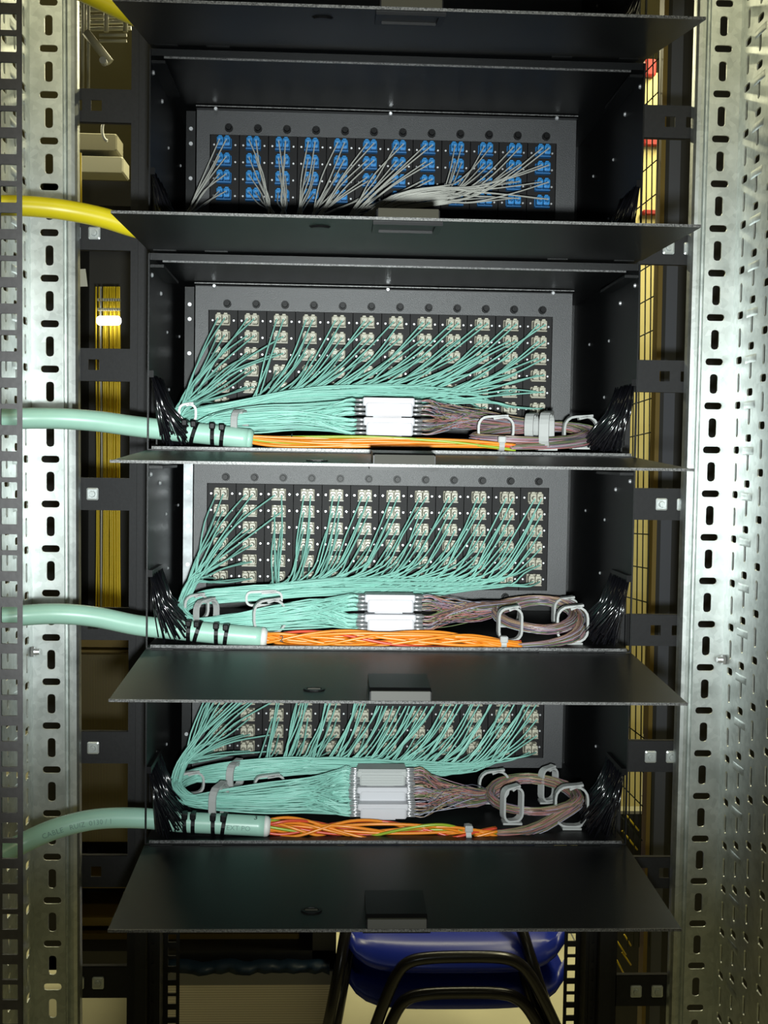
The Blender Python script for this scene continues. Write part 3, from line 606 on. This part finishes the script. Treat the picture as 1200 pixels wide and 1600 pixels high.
def bracket(side, py, nuts, label, hpx=50):
    Y = .262; xo = (XL if side < 0 else XR); z = at(160 if side < 0 else 1040, py, Y).z; hh = hpx/2/1836*1.32
    x_in = eL if side < 0 else eR; x_out = xo(z)+(.036 if side < 0 else -.036); x0, x1 = min(x_in, x_out)-.001, max(x_in, x_out)
    th = thing('frame_bracket', ((x0+x1)/2, Y, z-hh), label, 'bracket', 'dark brackets between rails and posts'); cells = []
    
    def li(T): return next(lerp(v0, v1, (py-y0)/(y1-y0)) for (y0, v0), (y1, v1) in zip(T, T[1:]) if py <= y1)
    h0 = li([(0, 153), (363, 148), (772, 145), (1168, 146), (1600, 155)]) if side < 0 else li([(0, 1050), (388, 1044), (788, 1033), (1180, 1016), (1600, 990)])
    hx = [at(p, py, Y).x for p in (h0, h0+(-31 if side < 0 else 33))]
    hs = .0058
    hx = sorted([h for h in hx if x0+hs+.001 < h < x1-hs-.001]); cuts = [x0]+[(a+b)/2 for a, b in zip(hx, hx[1:])]+[x1]
    for i, h in enumerate(hx): cells.append((cuts[i], cuts[i+1], z-hh, z+hh, (h, z, hs, hs, .0006)))
    if not hx: cells = [(x0, x1, z-hh, z+hh, None)]
    put('plate', MB().plate(lambda u, v, t: Vector((u, Y+t, v)), cells, .0018).box((x0, Y+.0018, z+hh-.0018), (x1, Y+.008, z+hh)).box((x0, Y+.0018, z-hh), (x1, Y+.008, z-hh+.0018)), 'bracket', th)
    if nuts:
        hl = hx if side > 0 else hx
        for h in hl:
            b = MB().cbox((h-.0065, Y-.0028, z-.0068), (h+.0065, Y+.004, z+.0068), .0012); b.disc((h, Y-.0028, z), (0, -1, 0), .0036, .002, 12, 0, .003); b.disc((h, Y-.0048, z), (0, -1, 0), .0017, .0006, 8); put('cage_nut', b, 'zinc', th)
side_y = ((-1, (165, 365, 570, 772, 975, 1168, 1362, 1535)), (1, (190, 388, 588, 788, 985, 1182, 1364, 1548)))
ordn = ('topmost', 'second', 'third', 'fourth', 'fifth', 'sixth', 'seventh', 'lowest')
for s, ys in side_y:
    for i, y in enumerate(ys): bracket(s, y, i % 2 == 1, '%s dark bracket on the %s side%s' % (ordn[i], 'left' if s < 0 else 'right', ', with bright cage nut' if i % 2 else ', with empty square hole'))
# ------------------------------------------------------------------ behind, left: cabinet, cables, tray
Yc = 1.35
a = at(60, 180, Yc); c_ = at(525, 1512, Yc); th = thing('server_cabinet', ((a.x+c_.x)/2, Yc+.3, 0), 'dark server cabinet with perforated door behind the rack', 'cabinet'); cabt = th
x0, x1, z1 = a.x, c_.x, at(150, 275, Yc).z; zb = at(300, 1528, Yc).z
b = MB().box((x0, Yc+.25, zb), (x1, Yc+.8, z1)); put('body', b, 'cabinet', th)
b = MB(); b.box((x0, Yc+.04, zb), (x0+.05, Yc+.25, z1)).box((x1-.05, Yc+.04, zb), (x1, Yc+.25, z1)).box((x0, Yc+.04, z1-.05), (x1, Yc+.25, z1)).box((x0, Yc+.04, zb), (x1, Yc+.25, zb+.04)); put('frame', b, 'cabinet', th)
zt = at(150, 1030, Yc).z; zz = at(150, 1330, Yc).z; xd = at(190, 1100, Yc).x+.05
put('perforated_door', MB().box((x0+.03, Yc+.06, zz), (xd, Yc+.08, zt)).box((x0+.03, Yc+.055, zt-.01), (xd, Yc+.06, zt)), 'vent', th)
for py, h in ((1015, .012), (1036, .010)): z = at(165, py, Yc).z; put('rack_unit_face', MB().cbox((x0+.05, Yc+.10, z-h), (xd, Yc+.2, z+h), .003), 'gold', th)
for py, h in ((1408, .010), (1470, .009), (1500, .013)): z = at(165, py, Yc).z; put('shelf_edge', MB().cbox((x0+.02, Yc+.10, z-h), (x1-.08, Yc+.25, z+h), .003), 'gold', th)
pa = at(248, 1550, 1.36); pb = at(516, 1550, 1.36); th = thing('vent_unit', ((pa.x+pb.x)/2, 1.5, 0), 'beige louvred unit standing on floor below the dark cabinet', 'vent unit')
put('louvred_body', MB().cbox((pa.x, 1.40, 0), (pb.x, 1.8, pa.z), .004), 'vent_plinth', th); put('top_lid', MB().cbox((pa.x-.01, 1.39, pa.z), (pb.x+.01, 1.8, pa.z+.03), .004), 'plinth', th)
# crumpled blue sheet
b = MB(); rings = []; xa, xb = at(250, 1525, 1.3).x, at(515, 1525, 1.3).x; zq = at(300, 1533, 1.3).z
for i in range(24):
    x = lerp(xa, xb, i/23); r_ = random.uniform(.003, .007); yy = 1.36+random.uniform(-.01, .01); rings.append([(x, yy-.02, zq-.004), (x, yy, zq+r_*1.6), (x, yy+.03, zq+r_), (x, yy+.05, zq-.004)])
b.loft(rings, True, 0, True, True); put('plastic_sheet', b, 'tarp', label='crumpled dark blue plastic sheet on top of the beige louvred unit', cat='sheet')
th = thing('cable_bundle', at(170, 700, 1.2), 'bundle of upright yellow fibre cables behind the left gap', 'cables')
for i in range(11):
    xx = 151+i*3.55; P = [at(xx+random.uniform(-1, 1), y, 1.2+(.012 if i % 2 else 0)) for y in (448, 560, 700, 840, 960)]; put('cable', MB().tube(cr(P, 3), .0024 if i > 3 else .0018, 6), 'yellow_far' if i != 2 else 'grey_fibre', th)
p, q = at(151, 501, 1.18), at(189, 501, 1.18); b = MB().tube([p.lerp(q, t) for t in (0, .04, .1, .2, .8, .9, .96, 1)], [.004, .007, .0085, .009, .009, .0085, .007, .004], 12); put('glow_spot', b, 'lamp', cabt, label='small bright white spot, added glow')  # bright spot built as an added glowing capsule, no real indicator
b = MB()
for py in (469, 484):
    for i in range(9): p = at(155+i*4, py, 1.19); b.cbox((p.x-.0018, p.y-.01, p.z-.0025), (p.x+.0018, p.y, p.z+.0025), .0006)
put('connector_row', b, 'tray', cabt)
a = at(120, 448, 1.1); c_ = at(137, 421, 1.1); b = MB().quadbox([(a.x, 1.1, a.z), (c_.x, 1.1, a.z+.001), (c_.x, 1.101, a.z+.001), (a.x, 1.101, a.z), (a.x, 1.1, c_.z), (c_.x-.004, 1.1, c_.z+.001), (c_.x-.004, 1.101, c_.z+.001), (a.x, 1.101, c_.z)]); put('paper_note', b, 'paper', cabt, label='small white paper tag')
# overhead tray and conduits
th = thing('cable_ladder', at(160, 30, 2.4), 'pale overhead cable ladder at the upper left', 'cable tray')
for py in (6, 16, 27, 36, 46): p, q = at(118, py, 2.4), at(205, py-2, 2.4); put('rung', MB().tube([p, q], .006, 8), 'tray', th)
for px in (132, 166, 196): put('side_rail', MB().tube([at(px, -10, 2.38), at(px, 50, 2.38)], .007, 8), 'tray', th)
th = thing('conduit_run', at(165, 90, 2.0), 'pale conduit and angled bar under the ceiling at upper left', 'conduit')
put('angled_bar', MB().tube([at(134, 50, 1.99), at(172, 98, 2.0)], .011, 8), 'tray', th); put('end_cap', MB().disc(at(163, 98, 1.95), (0, -1, 0), .009, .02, 12), 'nylon', th)
for px in (129, 138): r0 = at(px, 60, 2.0); put('drop_rod', MB().tube([Vector((r0.x, r0.y, 2.8)), at(px, 138, 2.0)], .004, 8), 'tray', th)
for py in (55, 64): put('cross_rod', MB().tube([at(155, py, 2.0), at(198, py, 2.0)], .004, 8), 'tray', th)
th = thing('wall_trunking', at(155, 240, 2.6), 'pale grey trunking with white ring behind the upper left gap', 'trunking')
a, c_ = at(100, 268, 2.6), at(193, 245, 2.6); put('lower_duct', MB().cbox((a.x, 2.6, a.z), (c_.x, 2.7, c_.z), .004), 'tray', th)
a, c_ = at(100, 236, 2.62), at(185, 212, 2.62); put('upper_duct', MB().cbox((a.x, 2.6, a.z), (c_.x, 2.7, c_.z), .004), 'ceiling', th)
p = at(168, 203, 2.5); put('ring', MB().tube([p+Vector((math.cos(t)*.026*.6, 0, math.sin(t)*.032)) for t in [PI*.5+i*PI/10 for i in range(11)]], .0045, 8), 'nylon', th)
p, q = at(149, 268, 1.45), at(150, 322, 1.45); put('hanging_cable', MB().tube([p+Vector((0, -.15, 0)), q+Vector((0, -.15, -.05))], .0035, 8), 'yellow_far', th)
# ------------------------------------------------------------------ behind, right: cream wall, wire partition, posts
a = at(960, 30, 2.2); c_ = at(1060, 1260, 2.2)
put('wall_panel', MB().box((at(900, 700, 2.2).x, 2.2, c_.z), (a.x+.13, 2.23, 2.5)), 'wall', label='cream panel behind the wire partition in the right gap', cat='panel')
for px0, py0, px1, py1, l in ((1008, 92, 1026, 118, 'upper red patch seen through the wire partition'), (1006, 216, 1036, 226, 'middle red strip seen through the wire partition'), (1004, 328, 1034, 334, 'thin red strip seen low in the upper right gap')):
    p, q = at(px0, py1, 2.18), at(px1, py0, 2.18); put('red_label', MB().cbox((p.x, 2.18, p.z), (q.x, 2.198, q.z), .004), 'redsign', label=l, cat='label')
th = thing('wire_partition', at(1015, 1400, 1.0), 'partition of thin dark wires behind the right gap', 'partition')
for i in range(7):
    px = 966+i*8.6; p, q = at(px+12, 40, 1.0), at(px-2, 1480, 1.0); put('upright_wire', MB().tube([p, q], .0013, 5), 'wire', th)
for i in range(26):
    py = 110+i*52; s = (700-py)*.09; p, q = at(955, py+s+6, .996), at(1032-py*.022, py-s*.25-6, .996); put('cross_wire', MB().tube([p, q], .0012, 5), 'wire', th)
p, q = at(930, 1700, 1.3), at(1070, 1272, 1.3); put('dark_filler_panel', MB().box((p.x, 1.3, p.z), (q.x, 1.32, q.z)), 'cabinet', th)  # dark panel added so the gap below the cream panel stays dark
for x0, y0, x1, y1 in ((977, 1272, 998, 1298), (972, 1298, 996, 1328), (961, 1466, 978, 1492), (975, 1460, 986, 1478), (960, 1494, 976, 1524), (972, 1488, 986, 1508)): put('stray_wire', MB().tube([at(x0, y0, 1.05), at(x1, y1, 1.05)], .0016, 5), 'yellow_far', th, label='ochre wire')
def vbar(name, x0t, x1t, x0b, x1b, Y, m, parent, th_=.03):
    A, B = at(x0t, -20, Y), at(x1t, -20, Y); D_, E_ = at(x0b, 1620, Y), at(x1b, 1620, Y)
    return put(name, MB().quadbox([(D_.x, Y, D_.z), (E_.x, Y, D_.z), (E_.x, Y+th_, D_.z), (D_.x, Y+th_, D_.z), (A.x, Y, A.z), (B.x, Y, A.z), (B.x, Y+th_, A.z), (A.x, Y+th_, A.z)]), m, parent)
th = thing('cabinet_edge', at(1060, 1500, 1.02), 'tall slate cabinet side with ochre edge behind the right gap', 'cabinet')
vbar('ochre_edge', 1039, 1046, 1002, 1008, .98, 'gold', th); vbar('dark_stile', 1046, 1052, 1008, 1014, 1.0, 'cabinet', th); vbar('slate_panel', 1052, 1070, 1014, 1030, 1.0, 'cab_grey', th); vbar('dark_panel', 1070, 1330, 1030, 1290, 1.02, 'cabinet', th)
# ------------------------------------------------------------------ stacked blue chairs
def chair(dy, label, Y):
    def q(px, py, d=0): return at(px, py+dy, Y+d)
    c = q(712, 1500); th = thing('stacking_chair', (c.x, Y+.2, 0), label, 'chair', 'blue stacked chairs')
    a, b_ = q(541, 1460).x, q(885, 1460).x; zt = q(700, 1462).z; zb = q(700, 1506).z; wd = b_-a; cx = (a+b_)/2; dz = zt-zb
    rings = []                                                # seat shell: waterfall front edge, side lips, up-turned back
    prof = [(0, -.012, zb-.004), (0, -.018, zb), (0, -.014, zb+.012), (0, .0, zb+dz*.55), (0, .03, zb+dz*.8), (0, .15, zb+dz*.75), (0, .33, zb+dz*.9), (0, .39, zb+dz*1.5), (0, .42, zb+.22), (0, .45, zb+.36)]
    ns = 22
    for (u, d, z) in prof:
        r = []
        for i in range(ns+1):
            t = i/ns*2-1; e = abs(t)**8; front = 1 if d < .02 else 0
            xx = cx+t*wd/2*(1-.0*front); zz = z+e*(.05 if front else .018)*1.0; yy = Y+d+(abs(t)**3)*(.03 if front else 0)
            r.append(Vector((xx, yy, zz)))
        rings.append(r)
    b = MB(); b.loft(rings, False, 0, False, True); o = put('seat_shell', b, 'chair_blue', th)
    m = o.modifiers.new('s', 'SOLIDIFY'); m.thickness = .006
    arch = [q(578, 1620, -.05), q(600, 1560, -.05), q(620, 1515, -.05), q(638, 1496, -.05), q(668, 1489, -.05), q(720, 1487, -.05), q(780, 1488, -.05), q(808, 1496, -.05), q(828, 1516, -.05), q(852, 1560, -.05), q(880, 1620, -.05)]
    lo = lambda P, z: P[0]+(P[0]-P[1])*((P[0].z-z)/(P[1].z-P[0].z))
    arch = [lo(arch, .012)]+arch+[lo(arch[::-1], .012)]
    put('front_leg_frame', MB().tube(cr(arch, 4), .0125, 10), 'chair_tube', th)
    for s, p in ((-1, [(560, 1400), (541, 1462), (520, 1560), (508, 1620)]), (1, [(808, 1400), (822, 1462), (852, 1560), (872, 1620)])):
        P = [q(x, y, -.03) for x, y in p]; P.append(P[-1]+(P[-1]-P[-2])*((P[-1].z-.012)/(P[-2].z-P[-1].z))); P = [P[0]+Vector((0, .25, 0)), P[1]+Vector((0, .05, 0))]+P[2:]
        put('rear_leg', MB().tube(cr(P, 3), .0125, 10), 'chair_tube', th)
chair(64, 'lower blue plastic chair of the stack with black tube legs', 1.35); chair(8, 'upper blue plastic chair of the stack with black tube legs', 1.35)
# floor joints
b = MB(); [b.box((x, 1.2, .0002), (x+.004, 4.9, .0012)) for x in (-.9, -.3, .3, .9, 1.5)]; [b.box((-2, y, .0002), (2.5, y+.004, .0012)) for y in (1.5, 2.1, 2.7, 3.3)]; put('trim_1', b, 'plinth', kind='structure')
